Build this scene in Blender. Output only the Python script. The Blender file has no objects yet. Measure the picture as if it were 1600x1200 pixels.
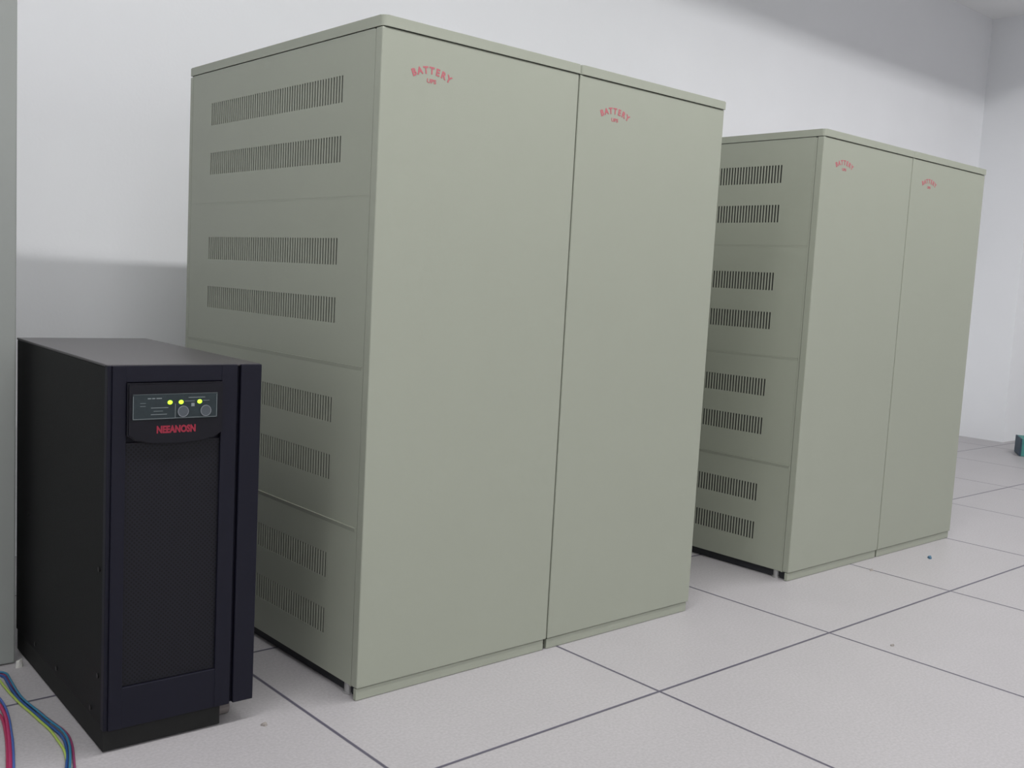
import bpy, bmesh, math, random
from mathutils import Vector, Matrix
random.seed(4)
SC = bpy.context.scene
COL = SC.collection

# ------------------------------------------------------------ camera
YAW, PITCH, ROLL = 0.72708, -0.10144, 0.05391
CAM = Vector((-0.98418, -1.48275, 0.77124))
FPX = 1583.6
F = Vector((math.sin(YAW)*math.cos(PITCH), math.cos(YAW)*math.cos(PITCH), math.sin(PITCH)))
R = Vector((math.cos(YAW), -math.sin(YAW), 0)); U = R.cross(F)
R2 = R*math.cos(ROLL)+U*math.sin(ROLL); U2 = -R*math.sin(ROLL)+U*math.cos(ROLL)
cd = bpy.data.cameras.new('camera'); cam = bpy.data.objects.new('camera', cd); COL.objects.link(cam)
cd.sensor_width = 36; cd.lens = FPX/1600*36; cd.clip_start = .02
m = Matrix((R2, U2, -F)).transposed().to_4x4(); m.translation = CAM
cam.matrix_world = m
SC.camera = cam

# ------------------------------------------------------------ world, exposure
SC.view_settings.view_transform = 'Standard'; SC.view_settings.look = 'None'
SC.view_settings.gamma = 1; SC.view_settings.use_curve_mapping = False
SC.view_settings.exposure = -0.46
w = bpy.data.worlds.new('world'); SC.world = w; w.use_nodes = True
w.node_tree.nodes['Background'].inputs[0].default_value = (.8, .85, 1, 1)
w.node_tree.nodes['Background'].inputs[1].default_value = 0.05

CEIL = 2.404
LAMP_D = 0.106                      # depth of the tube above the ceiling plane
ROWS = [(-0.64, 22.8, [-1.55, -0.35, 0.85, 2.05, 3.25, 4.45]), (-3.9, 38.0, [-1.55, -0.35, 2.05, 4.45])]  # back row, behind the camera, is added as unseen fill light
LIGHT_COL = (1.0, .985, .985)
for ry, power, xs in ROWS:
    for x in xs:
        ld = bpy.data.lights.new('tube_light', 'AREA'); ld.shape = 'RECTANGLE'
        ld.size = 1.12; ld.size_y = .07; ld.energy = power; ld.color = LIGHT_COL
        lo = bpy.data.objects.new('tube_light', ld); lo.location = (x, ry, CEIL+LAMP_D-.018); COL.objects.link(lo)

# ------------------------------------------------------------ materials
def lin(r, g, b):
    f = lambda c: (c/255/12.92) if c/255 <= .04045 else ((c/255+.055)/1.055)**2.4
    return (f(r), f(g), f(b), 1)
def mat(name, col, rough=.5, metal=0, noise=0, scale=60, bump=0, bscale=300, emit=None, estr=0, spec=.5):
    m = bpy.data.materials.new(name); m.use_nodes = True
    nt = m.node_tree; b = nt.nodes['Principled BSDF']
    b.inputs['Roughness'].default_value = rough; b.inputs['Metallic'].default_value = metal
    b.inputs['Specular IOR Level'].default_value = spec
    tc = nt.nodes.new('ShaderNodeTexCoord')
    n = nt.nodes.new('ShaderNodeTexNoise'); n.inputs['Scale'].default_value = scale; n.inputs['Detail'].default_value = 4
    nt.links.new(tc.outputs['Object'], n.inputs['Vector'])
    mx = nt.nodes.new('ShaderNodeMix'); mx.data_type = 'RGBA'
    k = noise
    mx.inputs[6].default_value = tuple(c*(1-k) for c in col[:3])+(1,)
    mx.inputs[7].default_value = tuple(min(1, c*(1+k)) for c in col[:3])+(1,)
    nt.links.new(n.outputs['Fac'], mx.inputs[0]); nt.links.new(mx.outputs[2], b.inputs['Base Color'])
    if bump:
        n2 = nt.nodes.new('ShaderNodeTexNoise'); n2.inputs['Scale'].default_value = bscale; n2.inputs['Detail'].default_value = 3
        nt.links.new(tc.outputs['Object'], n2.inputs['Vector'])
        bp = nt.nodes.new('ShaderNodeBump'); bp.inputs['Strength'].default_value = bump; bp.inputs['Distance'].default_value = .001
        nt.links.new(n2.outputs['Fac'], bp.inputs['Height']); nt.links.new(bp.outputs['Normal'], b.inputs['Normal'])
    if emit:
        b.inputs['Emission Color'].default_value = emit; b.inputs['Emission Strength'].default_value = estr
    return m
M = {}
M['wall'] = mat('wall_paint', (.81, .825, .845, 1), .85, noise=.03, scale=3, bump=.25, bscale=120)
M['ceiling'] = mat('ceiling_paint', (.90, .91, .91, 1), .9, noise=.02, scale=5)
M['beige'] = mat('beige_powder_coat', (.312, .333, .272, 1), .42, noise=.02, scale=6, bump=.15, bscale=700)
M['beige_edge'] = mat('beige_panel_edge', (.34, .355, .29, 1), .4, noise=.02, scale=6)
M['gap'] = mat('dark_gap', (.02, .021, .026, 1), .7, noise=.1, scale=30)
M['inner'] = mat('cabinet_interior', (.05, .055, .05, 1), .7, noise=.2, scale=30)
M['foot'] = mat('galvanised_foot', (.42, .42, .42, 1), .4, .6, noise=.1)
M['logo'] = mat('red_print', lin(176, 96, 104), .6, noise=.15, scale=200)
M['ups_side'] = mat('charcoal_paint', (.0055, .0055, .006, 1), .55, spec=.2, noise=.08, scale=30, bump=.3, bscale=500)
M['ups_top'] = mat('charcoal_top_reflection', (.062, .058, .061, 1), .38, noise=.06, scale=30, bump=.2, bscale=500)  # charcoal lightened: the wall's reflection on the top is put into the colour
M['ups_front'] = mat('navy_plastic', (.006, .0062, .0135, 1), .45, spec=.22, noise=.06, scale=30)
M['ups_under_shade'] = mat('under_shade_black', (.016, .0165, .016, 1), .7, noise=.1, spec=.2)  # near-black stands in for the shade under the power unit
M['ups_dark'] = mat('dark_navy_plastic', (.0045, .0045, .008, 1), .4, spec=.25, noise=.06, scale=30)
M['lcd'] = mat('smoked_panel', (.02, .030, .034, 1), .3, spec=.3, noise=.25, scale=180)
M['print'] = mat('grey_print', lin(120, 128, 130), .5, noise=.15, scale=300)
M['button'] = mat('grey_button', lin(70, 76, 82), .35, noise=.1, scale=100)
M['button_ring'] = mat('button_ring', lin(120, 124, 130), .35, noise=.1, scale=100)
M['led'] = mat('green_led', (.4, 1, .02, 1), .4, emit=(.50, 1.0, .04, 1), estr=2.2)
M['brand'] = mat('red_lettering', lin(135, 20, 46), .5, noise=.15, scale=200)
M['caster'] = mat('caster_wheel', lin(112, 106, 104), .5, noise=.1)
M['steel'] = mat('caster_steel', (.35, .35, .36, 1), .4, .7, noise=.1)
M['screw'] = mat('black_screw', (.01, .01, .01, 1), .4, .4, noise=.1)
M['locker'] = mat('grey_green_paint', (.255, .272, .258, 1), .6, noise=.02, scale=8, bump=.15, bscale=600)
M['teal'] = mat('teal_card', lin(62, 132, 126), .6, noise=.2, scale=40)
M['teal_dark'] = mat('dark_teal_card', lin(40, 62, 78), .6, noise=.1, scale=40)
M['scrap'] = mat('blue_scrap', lin(70, 105, 130), .6, noise=.1)
M['crumb'] = mat('grey_crumb', lin(140, 135, 130), .8, noise=.1)
M['housing'] = mat('lamp_housing', (.35, .35, .35, 1), .6, noise=.02)
M['tube'] = mat('lamp_tube', (.9, .9, .9, 1), .4, emit=(1, 1, 1, 1), estr=3)
M['rubber'] = mat('dark_skirting', (.35, .35, .36, 1), .7, noise=.05)
for k, c in dict(yellow=(150, 172, 78), blue=(38, 74, 130), teal=(42, 110, 140), maroon=(128, 56, 92), red=(160, 48, 92), pink=(150, 40, 78), lblue=(70, 96, 160)).items():
    M['w_'+k] = mat(k+'_insulation', lin(*c), .4, noise=.05, scale=50)

# raised-floor tiles: grid from world position (0.6 m), seams, speckle
def floor_mat(gx, gy, rot, tile=.6, seam=.0066):
    m = bpy.data.materials.new('raised_floor_tiles'); m.use_nodes = True
    nt = m.node_tree; N = nt.nodes.new; L = nt.links.new; b = nt.nodes['Principled BSDF']
    tc = N('ShaderNodeTexCoord'); mp = N('ShaderNodeMapping'); mp.vector_type = 'TEXTURE'
    mp.inputs['Location'].default_value = (gx, gy, 0); mp.inputs['Rotation'].default_value = (0, 0, rot)
    L(tc.outputs['Object'], mp.inputs[0])
    sp = N('ShaderNodeSeparateXYZ'); L(mp.outputs[0], sp.inputs[0])
    def mth(op, a, v=None, v2=None):
        n = N('ShaderNodeMath'); n.operation = op
        if hasattr(a, 'default_value') or hasattr(a, 'links'): L(a, n.inputs[0])
        else: n.inputs[0].default_value = a
        if v is not None:
            if isinstance(v, (int, float)): n.inputs[1].default_value = v
            else: L(v, n.inputs[1])
        return n.outputs[0]
    def dist(c):
        a = mth('DIVIDE', c, tile); a = mth('ADD', a, .5); a = mth('FRACT', a); a = mth('SUBTRACT', a, .5); a = mth('ABSOLUTE', a)
        return mth('MULTIPLY', a, tile)
    dx, dy = dist(sp.outputs[0]), dist(sp.outputs[1])
    d = mth('MINIMUM', dx, dy)
    mr = N('ShaderNodeMapRange'); mr.inputs[1].default_value = seam*.32; mr.inputs[2].default_value = seam*.62
    L(d, mr.inputs[0])
    n1 = N('ShaderNodeTexNoise'); n1.inputs['Scale'].default_value = 190; n1.inputs['Detail'].default_value = 8; L(tc.outputs['Object'], n1.inputs['Vector'])
    cr = N('ShaderNodeValToRGB'); cr.color_ramp.elements[0].position = .35; cr.color_ramp.elements[1].position = .65
    cr.color_ramp.elements[0].color = (.355, .343, .352, 1); cr.color_ramp.elements[1].color = (.410, .397, .408, 1)
    L(n1.outputs['Fac'], cr.inputs[0])
    n2 = N('ShaderNodeTexNoise'); n2.inputs['Scale'].default_value = 3.5; n2.inputs['Detail'].default_value = 4; L(tc.outputs['Object'], n2.inputs['Vector'])
    mr2 = N('ShaderNodeMapRange'); mr2.inputs[3].default_value = .93; mr2.inputs[4].default_value = 1.05; L(n2.outputs['Fac'], mr2.inputs[0])
    hm = N('ShaderNodeMix'); hm.data_type = 'RGBA'; hm.blend_type = 'MULTIPLY'; hm.inputs[0].default_value = 1
    L(cr.outputs[0], hm.inputs[6]); L(mr2.outputs[0], hm.inputs[7])
    mx = N('ShaderNodeMix'); mx.data_type = 'RGBA'; mx.inputs[6].default_value = (.085, .08, .11, 1)
    L(mr.outputs[0], mx.inputs[0]); L(hm.outputs[2], mx.inputs[7]); L(mx.outputs[2], b.inputs['Base Color'])
    b.inputs['Roughness'].default_value = .42
    bp = N('ShaderNodeBump'); bp.inputs['Strength'].default_value = .6; bp.inputs['Distance'].default_value = .001
    L(mr.outputs[0], bp.inputs['Height']); L(bp.outputs[0], b.inputs['Normal'])
    return m
M['floor'] = floor_mat(-.09522, -.28206, -.0031)

def mesh_mat(name, base, dark, pitch):
    """perforated steel: staggered round holes printed from object coordinates"""
    m = bpy.data.materials.new(name); m.use_nodes = True
    nt = m.node_tree; N = nt.nodes.new; L = nt.links.new; b = nt.nodes['Principled BSDF']
    tc = N('ShaderNodeTexCoord'); mp = N('ShaderNodeMapping'); mp.inputs['Rotation'].default_value = (0, math.radians(45), 0)
    mp.inputs['Scale'].default_value = (1/pitch,)*3
    L(tc.outputs['Object'], mp.inputs[0]); sp = N('ShaderNodeSeparateXYZ'); L(mp.outputs[0], sp.inputs[0])
    cb = N('ShaderNodeCombineXYZ')
    for i, o in ((0, 0), (2, 1)):
        f = N('ShaderNodeMath'); f.operation = 'FRACT'; L(sp.outputs[i], f.inputs[0])
        s = N('ShaderNodeMath'); s.operation = 'SUBTRACT'; s.inputs[1].default_value = .5; L(f.outputs[0], s.inputs[0]); L(s.outputs[0], cb.inputs[o])
    ln = N('ShaderNodeVectorMath'); ln.operation = 'LENGTH'; L(cb.outputs[0], ln.inputs[0])
    mr = N('ShaderNodeMapRange'); mr.inputs[1].default_value = .26; mr.inputs[2].default_value = .34; L(ln.outputs['Value'], mr.inputs[0])
    mx = N('ShaderNodeMix'); mx.data_type = 'RGBA'; mx.inputs[6].default_value = dark; mx.inputs[7].default_value = base
    L(mr.outputs[0], mx.inputs[0]); L(mx.outputs[2], b.inputs['Base Color']); b.inputs['Roughness'].default_value = .5; b.inputs['Specular IOR Level'].default_value = .25
    return m
M['grille'] = mesh_mat('perforated_navy_steel', (.0065, .0065, .011, 1), (.0015, .0015, .0025, 1), .0052)

# ------------------------------------------------------------ mesh helpers
def box(bm, x0, x1, y0, y1, z0, z1, bev=0, seg=2):
    vs = [bm.verts.new(p) for p in ((x0, y0, z0), (x1, y0, z0), (x1, y1, z0), (x0, y1, z0), (x0, y0, z1), (x1, y0, z1), (x1, y1, z1), (x0, y1, z1))]
    fs = [bm.faces.new([vs[i] for i in f]) for f in ((0, 3, 2, 1), (4, 5, 6, 7), (0, 1, 5, 4), (1, 2, 6, 5), (2, 3, 7, 6), (3, 0, 4, 7))]
    if bev:
        es = list({e for f in fs for e in f.edges})
        bmesh.ops.bevel(bm, geom=es, offset=bev, segments=seg, affect='EDGES', profile=.5)
def cyl(bm, c, r, h, axis='Z', seg=24, r2=None):
    rot = {'Z': Matrix.Identity(4), 'X': Matrix.Rotation(math.pi/2, 4, 'Y'), 'Y': Matrix.Rotation(math.pi/2, 4, 'X')}[axis]
    bmesh.ops.create_cone(bm, cap_ends=True, segments=seg, radius1=r, radius2=r if r2 is None else r2, depth=h, matrix=Matrix.Translation(c) @ rot)
def obj(name, bm, m, parent=None, kind=None, smooth=False):
    me = bpy.data.meshes.new(name); bmesh.ops.recalc_face_normals(bm, faces=bm.faces); bm.to_mesh(me); bm.free()
    for mm in (m if isinstance(m, (list, tuple)) else [m]): me.materials.append(mm)
    if smooth:
        for p in me.polygons: p.use_smooth = True
    o = bpy.data.objects.new(name, me); COL.objects.link(o); o.parent = parent
    if kind: o['kind'] = kind
    return o
def thing(name, label, cat, loc=(0, 0, 0), rz=0, group=None):
    o = bpy.data.objects.new(name, None); COL.objects.link(o); o.location = loc; o.rotation_euler = (0, 0, rz)
    o.empty_display_size = .1
    return tag(o, label, cat, group)
def tag(o, label, cat, group=None):
    o['label'] = label; o['category'] = cat
    if group: o['group'] = group
    return o
def dup(root, loc, label):
    r = root.copy(); COL.objects.link(r); r.location = loc; r['label'] = label
    for ch in list(root.children):
        c = ch.copy(); COL.objects.link(c); c.parent = r
        for g in ch.children:
            d = g.copy(); COL.objects.link(d); d.parent = c
    return r
NB = bmesh.new
def one(*a, **k):
    bm = NB(); box(bm, *a, **k); return bm
def glyph(ch, size, offset=0.0, extrude=.0002):
    cu = bpy.data.curves.new('t', 'FONT'); cu.body = ch; cu.size = size; cu.extrude = extrude; cu.offset = offset
    cu.align_x = 'CENTER'; cu.resolution_u = 3
    o = bpy.data.objects.new('t', cu); COL.objects.link(o)
    dg = bpy.context.evaluated_depsgraph_get(); me = bpy.data.meshes.new_from_object(o.evaluated_get(dg))
    bpy.data.objects.remove(o); bpy.data.curves.remove(cu)
    return me
XZ = Matrix.Rotation(math.pi/2, 4, 'X')       # text plane to the front (facing -y)

# ------------------------------------------------------------ the room
YB, XR, YJ = 1.245, 4.97, .949
XL, YF, XF = -2.3, -5.2, 7.2
T = .12
obj('floor', one(XL-T, XF+T, YF-T, YB+T, -.1, 0), M['floor'], kind='structure')
obj('wall_back', one(XL-T, XR, YB, YB+T, 0, CEIL+.2), M['wall'], kind='structure')
bm = NB()
v = [(XR, YJ), (XR, YB+T), (XR+.3, YB+T), (XR+.3, YJ+T), (XF, YJ+T), (XF, YJ)]
lo = [bm.verts.new((x, y, 0)) for x, y in v]; hi = [bm.verts.new((x, y, CEIL+.2)) for x, y in v]
bm.faces.new(lo); bm.faces.new(hi)
for i in range(6): bm.faces.new((lo[i], lo[(i+1) % 6], hi[(i+1) % 6], hi[i]))
obj('wall_right', bm, M['wall'], kind='structure')
obj('wall_far_right', one(XF, XF+T, YF-T, YJ+T, 0, CEIL+.2), M['wall'], kind='structure')
obj('wall_left', one(XL-T, XL, YF-T, YB, 0, CEIL+.2), M['wall'], kind='structure')
obj('wall_front', one(XL, XF, YF-T, YF, 0, CEIL+.2), M['wall'], kind='structure')
# ceiling with openings for the fixtures
bm = NB(); HW = .30
holes = [(x-.6, x+.6, ry-HW, ry+HW) for ry, p, xs in ROWS for x in xs]
xsx = sorted({XL, XF} | {round(h[i], 4) for h in holes for i in (0, 1)})
ysy = sorted({YF, YB} | {round(h[i], 4) for h in holes for i in (2, 3)})
for j in range(len(ysy)-1):
    run = None
    for i in range(len(xsx)-1):
        cx, cy = (xsx[i]+xsx[i+1])/2, (ysy[j]+ysy[j+1])/2
        inh = any(h[0] < cx < h[1] and h[2] < cy < h[3] for h in holes)
        if not inh and run is None: run = xsx[i]
        if run is not None and (inh or i == len(xsx)-2):
            box(bm, run, xsx[i] if inh else xsx[i+1], ysy[j], ysy[j+1], CEIL, CEIL+.012); run = None
obj('ceiling', bm, M['ceiling'], kind='structure')

# ------------------------------------------------------------ ceiling lights
def make_fixture(x, y, label):
    t = thing('ceiling_light', label, 'ceiling light', (x, y, CEIL), 0, 'recessed ceiling lights')
    bm = NB(); h = LAMP_D+.05; g = .001
    box(bm, -.6+g, .6-g, -HW+g, HW-g, h, h+.004)
    box(bm, -.6+g, .6-g, -HW+g, -HW+.003, .0, h); box(bm, -.6+g, .6-g, HW-.003, HW-g, .0, h)
    obj('housing', bm, M['housing'], t)
    bm = NB(); cyl(bm, (0, 0, LAMP_D+.012), .013, 1.16, 'X'); obj('tube', bm, M['tube'], t, smooth=False)
    return t
proto = None
for ry, p, xs in ROWS:
    for x in xs:
        lb = 'recessed fluorescent light in the ceiling above the battery cabinets' if ry > -1 else 'added fill light in the ceiling behind the viewer'
        if proto is None: proto = make_fixture(x, ry, lb)
        else: dup(proto, (x, ry, CEIL), lb)['group'] = 'ceiling lights above the cabinets' if ry > -1 else 'added fill lights behind the viewer'
proto['group'] = 'ceiling lights above the cabinets'

# ------------------------------------------------------------ battery cabinets
W, D, H, ZB, LID = .4730, .7658, 1.1885, .0217, .0185
def battery_logo(parent, yf):
    bm = NB(); tmp = []
    cx, rad, size = .1065, .085, .0172
    word = 'BATTERY'
    span = math.radians(50)
    for i, ch in enumerate(word):
        a = (i-(len(word)-1)/2)/(len(word)-1)*span
        me = glyph(ch, size, .0006)
        me.transform(Matrix.Translation((cx, yf, 1.1255-rad)) @ Matrix.Rotation(a, 4, 'Y') @ Matrix.Translation((0, 0, rad)) @ XZ)
        bm.from_mesh(me); bpy.data.meshes.remove(me)
    me = glyph('UPS', .0098, .0003); me.transform(Matrix.Translation((cx, yf, 1.1098)) @ XZ @ Matrix.Scale(1.25, 4, (1, 0, 0)))
    bm.from_mesh(me); bpy.data.meshes.remove(me)
    o = obj('logo', bm, M['logo'], parent)
    o['label'] = 'red arched lettering BATTERY over smaller letters'
def rounded_lid(bm, x0, x1, y0, y1, z0, z1, r, bev):
    pts = []
    for cx, cy, a0, rr in ((x0+r, y0+r, 180, r), (x1-.001, y0+.001, 270, .001), (x1-.001, y1-.001, 0, .001), (x0+.001, y1-.001, 90, .001)):
        n = 6 if rr > .005 else 1
        for k in range(n+1):
            a = math.radians(a0+90*k/n); pts.append((cx+rr*math.cos(a), cy+rr*math.sin(a)))
    lo = [bm.verts.new((x, y, z0)) for x, y in pts]; hi = [bm.verts.new((x, y, z1)) for x, y in pts]
    bm.faces.new(lo); top = bm.faces.new(hi)
    for i in range(len(pts)): bm.faces.new((lo[i], lo[(i+1) % len(pts)], hi[(i+1) % len(pts)], hi[i]))
    bmesh.ops.bevel(bm, geom=list(top.edges), offset=bev, segments=2, affect='EDGES')
def battery_cabinet(label, loc):
    t = thing('battery_cabinet', label, 'battery cabinet', loc, 0, 'battery cabinets')
    g = .0012
    # body: top, bottom, back, right wall, corner posts on the left; open behind the side panels
    bm = NB()
    box(bm, .004, W-g, .022, D, ZB, ZB+.02); box(bm, .004, W-g, .022, D, H-.02, H-.003)
    box(bm, .004, W-g, D-.003, D, ZB, H-.003); box(bm, W-.004, W-g, .022, D-.003, ZB, H-.003)
    box(bm, .0008, .02, .0205, .0250, ZB, H-.003); box(bm, .0008, .02, D-.0135, D-.0005, ZB, H-.003)
    obj('body', bm, M['beige'], t)
    obj('battery_bay', one(.010, W-.03, .05, D-.02, ZB+.03, H-.03), M['inner'], t)
    obj('lid_gap_shade', one(.004, W-.004, .006, D-.004, H-.003, H+.0003), M['gap'], t)  # dark sheet paints the shade in the groove under the lid
    # lid
    bm = NB(); rounded_lid(bm, 0, W-.0008, -.002, D-.001, H+.0003, H+LID, .010, .0016); obj('lid', bm, M['beige'], t)
    # door
    bm = NB(); box(bm, 0, W-.0030, 0, .02, ZB+.0016, H-.0010, .0022, 2)
    d = obj('door', bm, M['beige'], t)
    battery_logo(d, -.0002)
    # kick plate below the door, with a dark notch at its right end
    obj('kick_plate', one(.0005, W-.0085, .0025, .012, 0.0005, ZB+.0004, .0008, 1), M['beige'], t)
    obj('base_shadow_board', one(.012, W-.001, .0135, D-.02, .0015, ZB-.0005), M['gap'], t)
    for fx, fy in ((.012, .045), (.012, D-.06), (W-.03, .045), (W-.03, D-.06)):
        bm = NB(); cyl(bm, (fx, fy, ZB/2), .008, ZB-.0008, seg=16); cyl(bm, (fx, fy, .002), .011, .0036, seg=16)
        obj('foot', bm, M['foot'], t)
    # four removable side panels, each with two rows of vertical slots
    zs = [(.9053, H-.0014), (.6058, .9051), (.3148, .6056), (ZB+.001, .3146)]
    vents = [((1.0720, 1.1195), (.9665, 1.0135)), ((.7830, .8310), (.6770, .7235)), ((.4930, .5400), (.3860, .4330)), ((.1990, .2475), (.0910, .1400))]
    Y0, Y1, n = .1220, .6600, 57
    pit = (Y1-Y0)/n; sl = pit*.50
    for (z0, z1), vv in zip(zs, vents):
        bm = NB(); a, b_ = .0012, .0026
        ya, yb = .0255, D-.014
        vv = sorted(vv)
        box(bm, a, b_, ya, Y0, z0, z1); box(bm, a, b_, Y1, yb, z0, z1)
        box(bm, a, b_, Y0, Y1, z0, vv[0][0]); box(bm, a, b_, Y0, Y1, vv[0][1], vv[1][0]); box(bm, a, b_, Y0, Y1, vv[1][1], z1)
        for v0, v1 in vv:
            for k in range(n):
                box(bm, a, b_, Y0+k*pit+sl, Y0+(k+1)*pit+(0 if k < n-1 else .0), v0, v1)
        # slightly proud folded lip along the top edge
        lip = {0: 0, 1: .0003, 2: .0010, 3: .0024}[zs.index((z0, z1))]
        if lip:                                                        # top edge stands proud and tapers back into the panel
            pr = [(a+.0002, z1), (a-lip, z1-.0002), (a-lip, z1-.0006), (a+.0002, z1-.009)]
            p0 = [bm.verts.new((x, ya, z)) for x, z in pr]; p1 = [bm.verts.new((x, yb, z)) for x, z in pr]
            bm.faces.new(p0); bm.faces.new(p1)
            for i in range(4): bm.faces.new((p0[i], p0[(i+1) % 4], p1[(i+1) % 4], p1[i]))
        obj('side_panel', bm, M['beige'], t)
    return t
G = 'battery cabinets'
c1 = battery_cabinet('beige battery cabinet beside the black power unit, nearest and leftmost, slotted side in full view', (0, 0, 0))
c2 = dup(c1, (.4735, 0, 0), 'beige battery cabinet joined to the right of the nearest cabinet, only its front showing')
X2, Y2 = 1.379, .0075
c3 = dup(c1, (X2, Y2, 0), 'farther beige battery cabinet across the gap, slotted side partly hidden by the nearer pair')
c4 = dup(c1, (X2+.4735, Y2, 0), 'rightmost beige battery cabinet, farthest along the row, front only')

# ------------------------------------------------------------ backup power unit
ups = thing('backup_power_unit', 'black and navy floor-standing backup power unit with three green lights on its front', 'power unit', (-.4332, .0455, 0), -.0382)
uw, ud, uz, uh = .2394, .540, .070, .6198
# case
bm = NB(); box(bm, .0015, uw-.0015, .016, ud, uz, uh-.004, .0015, 2); obj('case', bm, M['ups_side'], ups)
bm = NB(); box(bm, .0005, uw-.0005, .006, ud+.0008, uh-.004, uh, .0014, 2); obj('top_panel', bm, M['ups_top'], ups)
# bezel with recesses: built from pieces around the control panel and the grille
bm = NB()
box(bm, .000, .0065, .0035, .0175, uz-.002, uh-.001, .0012)            # chamfered left edge strip
box(bm, .0062, .0265, .000, .0175, uz-.002, uh-.001, .0012)            # left stile
box(bm, .1725, .1985, .000, .0175, uz-.002, uh-.001, .0012)            # right stile
box(bm, .0255, .1735, .0006, .0175, .594, uh-.001, .0012)              # head
box(bm, .0255, .1735, .0006, .0175, uz-.002, .132, .0012)              # foot
box(bm, .0255, .1735, .0100, .0178, .130, .596)                        # backing
box(bm, .2045, uw, .0006, .0175, uz-.002, uh-.001, .0014)              # right-hand column
box(bm, .1975, .2055, .0090, .0175, uz-.002, uh-.003)                  # groove floor
obj('bezel', bm, M['ups_front'], ups)
bm = NB(); box(bm, .0262, .1728, .0045, .0100, .1325, .5040); obj('grille', bm, M['grille'], ups)
# control panel: bulging block with rounded lower edge
bm = NB()
prof = [(.0262, .5935), (.1728, .5935), (.1728, .5160), (.160, .5075), (.135, .5035), (.0995, .5020), (.064, .5035), (.039, .5075), (.0262, .5160)]
def prism(bm, prof, y0, y1):
    a = [bm.verts.new((x, y0, z)) for x, z in prof]; b = [bm.verts.new((x, y1, z)) for x, z in prof]
    bm.faces.new(a); bm.faces.new(b)
    for i in range(len(prof)): bm.faces.new((a[i], a[(i+1) % len(prof)], b[(i+1) % len(prof)], b[i]))
prism(bm, prof, -.006, .0099)
bmesh.ops.bevel(bm, geom=[e for e in bm.edges if abs(e.verts[0].co.y+.006) < 1e-5 and abs(e.verts[1].co.y+.006) < 1e-5], offset=.002, segments=2, affect='EDGES')
cp = obj('control_panel', bm, M['ups_dark'], ups)
bm = NB(); box(bm, .033, .1635, -.0074, -.0058, .5385, .5770, .0006, 1)
obj('display', bm, M['lcd'], cp)['label'] = 'smoked glossy indicator plate'
bm = NB(); e = .0006; yy0, yy1 = -.0078, -.0072
box(bm, .0335, .0335+e, yy0, yy1, .540, .5745); box(bm, .1615, .1615+e, yy0, yy1, .5405, .575)
box(bm, .0335, .1615, yy0, yy1, .540, .540+e); box(bm, .0965, .0965+e, yy0, yy1, .541, .562)
# mimic diagram strokes and captions on the plate
for x0, x1, z0, z1 in ((.060, .086, .5560, .5568), (.060, .084, .5462, .5470), (.064, .078, .5512, .5518), (.044, .052, .5635, .564), (.044, .052, .559, .5595),
                       (.055, .060, .5698, .5712), (.0615, .066, .5698, .5712), (.068, .076, .5698, .5712), (.117, .143, .5702, .5710), (.140, .150, .5652, .5658), (.111, .127, .5648, .5654)):
    box(bm, x0, x1, yy0, yy1, z0, z1)
box(bm, .1215, .1265, yy0, yy1, .557, .562)
obj('diagram_lines', bm, M['print'], cp)
for bx in (.1085, .1440):
    bm = NB(); cyl(bm, (bx, -.0082, .5500), .0082, .0024, 'Y', 28)
    o = obj('button', bm, M['button'], cp)
    bm = NB()
    n = 28
    for k in range(n):
        a0, a1 = 2*math.pi*k/n, 2*math.pi*(k+1)/n
        q = [bm.verts.new((bx+r*math.cos(a), -.0097, .55+r*math.sin(a))) for r, a in ((.0076, a0), (.0085, a0), (.0085, a1), (.0076, a1))]
        bm.faces.new(q)
    bmesh.ops.remove_doubles(bm, verts=bm.verts, dist=1e-5)
    r_ = bmesh.ops.extrude_face_region(bm, geom=bm.faces[:]); bmesh.ops.translate(bm, verts=[g for g in r_['geom'] if isinstance(g, bmesh.types.BMVert)], vec=(0, .001, 0))
    obj('button_ring', bm, M['button_ring'], cp)
for lx in (.0885, .1055, .1345):
    bm = NB(); bmesh.ops.create_uvsphere(bm, u_segments=16, v_segments=10, radius=.0030, matrix=Matrix.Translation((lx, -.0076, .5640)) @ Matrix.Diagonal((1.25, .6, 1.05, 1)))
    obj('indicator_light', bm, M['led'], cp, smooth=True)['label'] = 'lit yellow-green indicator light'
# red brand lettering under the plate (only partly legible in the photo)
bm = NB(); me = glyph('NEEANOSN', .0145, .0007, .0003)
wd = max(v.co.x for v in me.vertices)-min(v.co.x for v in me.vertices)
me.transform(Matrix.Translation((.0995, -.0062, .5185)) @ XZ @ Matrix.Diagonal((.060/wd, 1, 1, 1))); bm.from_mesh(me); bpy.data.meshes.remove(me)
obj('brand_lettering', bm, M['brand'], cp)['label'] = 'red capital lettering'
# screws along the left side
for yy, zz in ((.036, .145), (.261, .083), (.070, .083), (.036, .31), (.40, .083), (.45, .31)):
    bm = NB(); cyl(bm, (.0010, yy, zz), .0042, .0022, 'X', 16); obj('screw', bm, M['screw'], ups)
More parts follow.
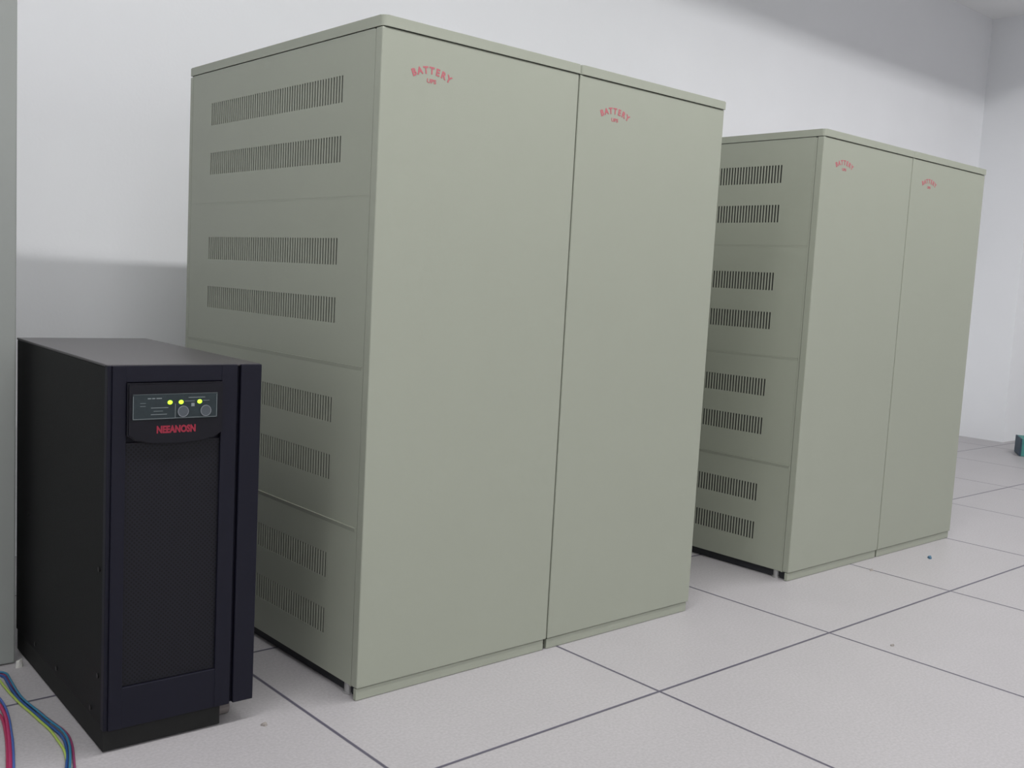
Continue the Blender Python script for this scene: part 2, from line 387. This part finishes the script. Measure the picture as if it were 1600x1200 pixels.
# fit the front layout to the unit's true size
for o in [c for c in ups.children] + [g for c in ups.children for g in c.children]:
    for v in o.data.vertices: v.co.x *= 1.033; v.co.z = (v.co.z-.6198)*1.0405+.613
uz = .0415
bm = NB(); prism_z = [(.0025, .013), (.194, .013), (.194, .074), (.240, .074), (.240, ud-.006), (.0025, ud-.006)]
lo = [bm.verts.new((x, y, .0025)) for x, y in prism_z]; hi = [bm.verts.new((x, y, uz-.0005)) for x, y in prism_z]
bm.faces.new(lo); bm.faces.new(hi)
for i in range(6): bm.faces.new((lo[i], lo[(i+1) % 6], hi[(i+1) % 6], hi[i]))
obj('under_shade_block', bm, M['ups_under_shade'], ups)  # block added under the unit to darken the gap above the floor
for ci, (px, py) in enumerate(((.213, .052),)):
    bm = NB(); box(bm, px-.014, px+.014, py-.015, py+.015, uz-.004, uz-.0005, .001)
    for s in (-1, 1): box(bm, px+s*.0115-.001, px+s*.0115+.001, py-.010, py+.010, .012, uz-.003)
    o = obj('caster', bm, M['steel'], ups)
    bm = NB(); cyl(bm, (px, py, .0168), .0163, .018, 'X', 28); cyl(bm, (px, py, .0168), .004, .027, 'X', 12)
    obj('wheel', bm, M['caster'], o)

# ------------------------------------------------------------ tall grey cabinet at the left edge
t = thing('metal_cabinet', 'plain grey-green metal cabinet behind the power unit, at the left edge', 'cabinet', (-.4345, .507, 0))
cw, cdp, ch = .62, .24, 1.238
obj('body', one(-cw, 0, .018, cdp, .0, ch, .003, 2), M['locker'], t)
for x0, x1 in ((-cw, -cw/2-.001), (-cw/2+.001, 0)):
    dd = obj('door', one(x0, x1, 0, .0178, .002, ch-.002, .0025, 2), M['locker'], t)
    hx = -cw/2-.03 if x0 < -.4 else -cw/2+.03
    bm = NB(); box(bm, hx-.006, hx+.006, -.024, -.016, .95, 1.07, .003); box(bm, hx-.004, hx+.004, -.017, .0005, .955, .965); box(bm, hx-.004, hx+.004, -.017, .0005, 1.055, 1.065)
    obj('handle', bm, M['steel'], dd)

# ------------------------------------------------------------ small teal box at the right edge
t = thing('box', 'small teal box on the floor by the far right wall', 'box', (4.510, .668, 0), math.radians(-60))
bm = NB(); box(bm, 0, .24, 0, .17, 0.0005, .070, .002); obj('carton', bm, M['teal'], t)
bm = NB(); box(bm, -.002, .242, -.002, .172, .070, .092, .002); obj('lid', bm, M['teal'], t)
bm = NB(); box(bm, -.0028, .006, -.0028, .1728, .002, .0925, .001); obj('edge_strip', bm, M['teal_dark'], t)['label'] = 'dark blue-grey end panel'

# ------------------------------------------------------------ scraps on the floor
def flake(name, x, y, sx, sy, h, m, label, cat, rz=0, seed=1):
    rnd = random.Random(seed); bm = NB(); n = 9
    lo, hi = [], []
    for k in range(n):
        a = 2*math.pi*k/n; r = rnd.uniform(.65, 1.1)
        lo.append(bm.verts.new((sx*r*math.cos(a), sy*r*math.sin(a), 0.0003)))
        hi.append(bm.verts.new((sx*r*.8*math.cos(a), sy*r*.8*math.sin(a), h*rnd.uniform(.6, 1.2))))
    bm.faces.new(lo); bm.faces.new(hi)
    for k in range(n): bm.faces.new((lo[k], lo[(k+1) % n], hi[(k+1) % n], hi[k]))
    o = obj(name, bm, m); o.location = (x, y, 0); o.rotation_euler = (0, 0, rz)
    return tag(o, label, cat)
flake('plastic_scrap', 1.996, -.086, .014, .007, .006, M['scrap'], 'small blue scrap on the floor tile in front of the rightmost cabinet', 'scrap', .4, 3)
flake('paper_scrap', -.434, .484, .008, .006, .014, mat('white_paper', (.55, .55, .52, 1), .8, noise=.1), 'tiny crumpled white scrap on the floor beside the rear left corner of the power unit', 'scrap', .7, 11)
flake('crumb', 1.70, -.06, .010, .006, .003, M['crumb'], 'pale brown crumb on the floor at the foot of the far pair of cabinets', 'crumb', .2, 5)
flake('crumb', 1.152, -.416, .008, .005, .003, M['crumb'], 'tiny grey crumb on the bare tile well in front of the cabinets', 'crumb', .2, 7)
flake('crumb', -.178, .007, .007, .006, .004, M['crumb'], 'tiny grey crumb on the floor just right of the power unit', 'crumb', .2, 9)

# ------------------------------------------------------------ wires on the floor, lower left
def wire(name, pts, r, m, label, group=None, z=None):
    cu = bpy.data.curves.new(name, 'CURVE'); cu.dimensions = '3D'; cu.bevel_depth = r; cu.bevel_resolution = 3; cu.resolution_u = 6
    s = cu.splines.new('NURBS'); s.points.add(len(pts)-1); s.order_u = 3; s.use_endpoint_u = True
    for p, q in zip(s.points, pts): p.co = (q[0], q[1], q[2] if len(q) > 2 else z or r, 1)
    o = bpy.data.objects.new(name, cu); COL.objects.link(o)
    dg = bpy.context.evaluated_depsgraph_get(); me = bpy.data.meshes.new_from_object(o.evaluated_get(dg)); bpy.data.objects.remove(o)
    me.materials.clear(); me.materials.append(m)
    for p in me.polygons: p.use_smooth = True
    o = bpy.data.objects.new(name, me); COL.objects.link(o)
    return tag(o, label, 'wire', group)
P = {'yellow': [(-0.4802, 0.4328), (-0.4818, 0.3787), (-0.481, 0.3547), (-0.4801, 0.3055), (-0.4756, 0.2603), (-0.4738, 0.2215), (-0.4714, 0.1963), (-0.4705, 0.1698), (-0.472, 0.1457), (-0.4734, 0.1165), (-0.4756, 0.0941), (-0.4814, 0.067), (-0.4915, 0.0339), (-0.5104, -0.0123), (-0.5411, -0.0682)],
 'blue': [(-0.4697, 0.44), (-0.4744, 0.3907), (-0.4766, 0.3517), (-0.4767, 0.3289), (-0.4748, 0.2987), (-0.472, 0.2656), (-0.4705, 0.2431), (-0.4694, 0.2229), (-0.4675, 0.2024), (-0.4653, 0.1834), (-0.463, 0.1618), (-0.4632, 0.1423), (-0.4651, 0.1243), (-0.4698, 0.1033), (-0.478, 0.0748), (-0.4919, 0.0342), (-0.5115, -0.0185), (-0.5373, -0.0752)],
 'teal': [(-0.4644, 0.4436), (-0.4692, 0.394), (-0.4723, 0.3522), (-0.4731, 0.3232), (-0.4713, 0.2964), (-0.4679, 0.2658), (-0.4662, 0.2402), (-0.4643, 0.2164), (-0.4615, 0.1924), (-0.4585, 0.1701), (-0.4583, 0.1487), (-0.4604, 0.1265), (-0.4658, 0.1005), (-0.4741, 0.0721), (-0.4881, 0.0316), (-0.5071, -0.0216), (-0.5317, -0.0792)],
 'maroon': [(-0.4671, 0.4503), (-0.469, 0.3968), (-0.471, 0.352), (-0.4710, 0.3229), (-0.4682, 0.2929), (-0.4627, 0.2592), (-0.462, 0.2373), (-0.4598, 0.2178), (-0.4567, 0.1949), (-0.4537, 0.1725), (-0.4531, 0.1493), (-0.4564, 0.1237), (-0.4626, 0.0956), (-0.4715, 0.0652), (-0.4821, 0.0273), (-0.5003, -0.0311), (-0.5249, -0.0904)],
 'red': [(-0.5169, 0.4125), (-0.5118, 0.3592), (-0.5092, 0.3222), (-0.5107, 0.3013), (-0.5128, 0.2782), (-0.5177, 0.2487), (-0.5253, 0.2134), (-0.5356, 0.168), (-0.5468, 0.1231), (-0.5582, 0.081), (-0.5783, 0.0132), (-0.6016, -0.0457)],
 'pink': [(-0.5322, 0.3666), (-0.5246, 0.317), (-0.5195, 0.2828), (-0.5203, 0.2683), (-0.5232, 0.2466), (-0.5289, 0.216), (-0.5367, 0.1796), (-0.5479, 0.1343), (-0.5612, 0.0832), (-0.5819, 0.0158), (-0.6064, -0.0422)],
 'lblue': [(-0.5061, 0.4223), (-0.5019, 0.3656), (-0.502, 0.33), (-0.5061, 0.292), (-0.5137, 0.2489), (-0.5214, 0.2136), (-0.5289, 0.177), (-0.5362, 0.147), (-0.5441, 0.1161), (-0.5541, 0.0781), (-0.574, 0.0102), (-0.5968, -0.0492)]}
LB = {'yellow': 'thin yellow-green wire curving across the floor left of the power unit',
      'blue': 'dark blue wire in the bundle beside the power unit, next to the yellow-green wire',
      'teal': 'teal blue wire in the bundle beside the power unit, right of the dark blue wire',
      'maroon': 'purplish red wire on the outer right of the bundle beside the power unit',
      'red': 'crimson wire at the lower left corner of the floor, thicker of the two reds',
      'pink': 'darker crimson wire at the lower left corner, leftmost of all the wires',
      'lblue': 'light blue wire along the right side of the crimson wires at lower left'}
RD = dict(yellow=.0021, blue=.0024, teal=.0019, maroon=.0020, red=.0030, pink=.0025, lblue=.0022)
ZZ = dict(yellow=.0024, blue=.0026, teal=.0064, maroon=.0022, red=.0032, pink=.0027, lblue=.0024)
for k, pts in P.items():
    r = RD[k]; z = ZZ[k]
    f, l = pts[0], pts[-1]
    off = {'yellow': 0, 'blue': .012, 'teal': .018, 'maroon': .024, 'red': -.03, 'pink': -.045, 'lblue': -.018}[k]
    head = [(-1.5, .36+off, z), (-.75, .40+off, z), (f[0]-.08, f[1]+.028, z)] if k in ('yellow', 'blue', 'teal', 'maroon') else [(-1.5, .36+off, z), (-.85, .38+off, z), (f[0]-.07, f[1]+.02, z)]
    if k in ('yellow', 'blue', 'teal', 'maroon'): head[2:] = [(f[0]-.05, f[1]+.028, z), (f[0]-.006, f[1]+.022, z), (f[0], f[1]+.006, z)]
    tail = [(-.64+off, -.22, z), (-.95+off, -.55, z), (-1.6, -.8+off, z)]
    wire('wire', head+[(a, b, z) for a, b in pts]+tail, r, M['w_'+k], LB[k])
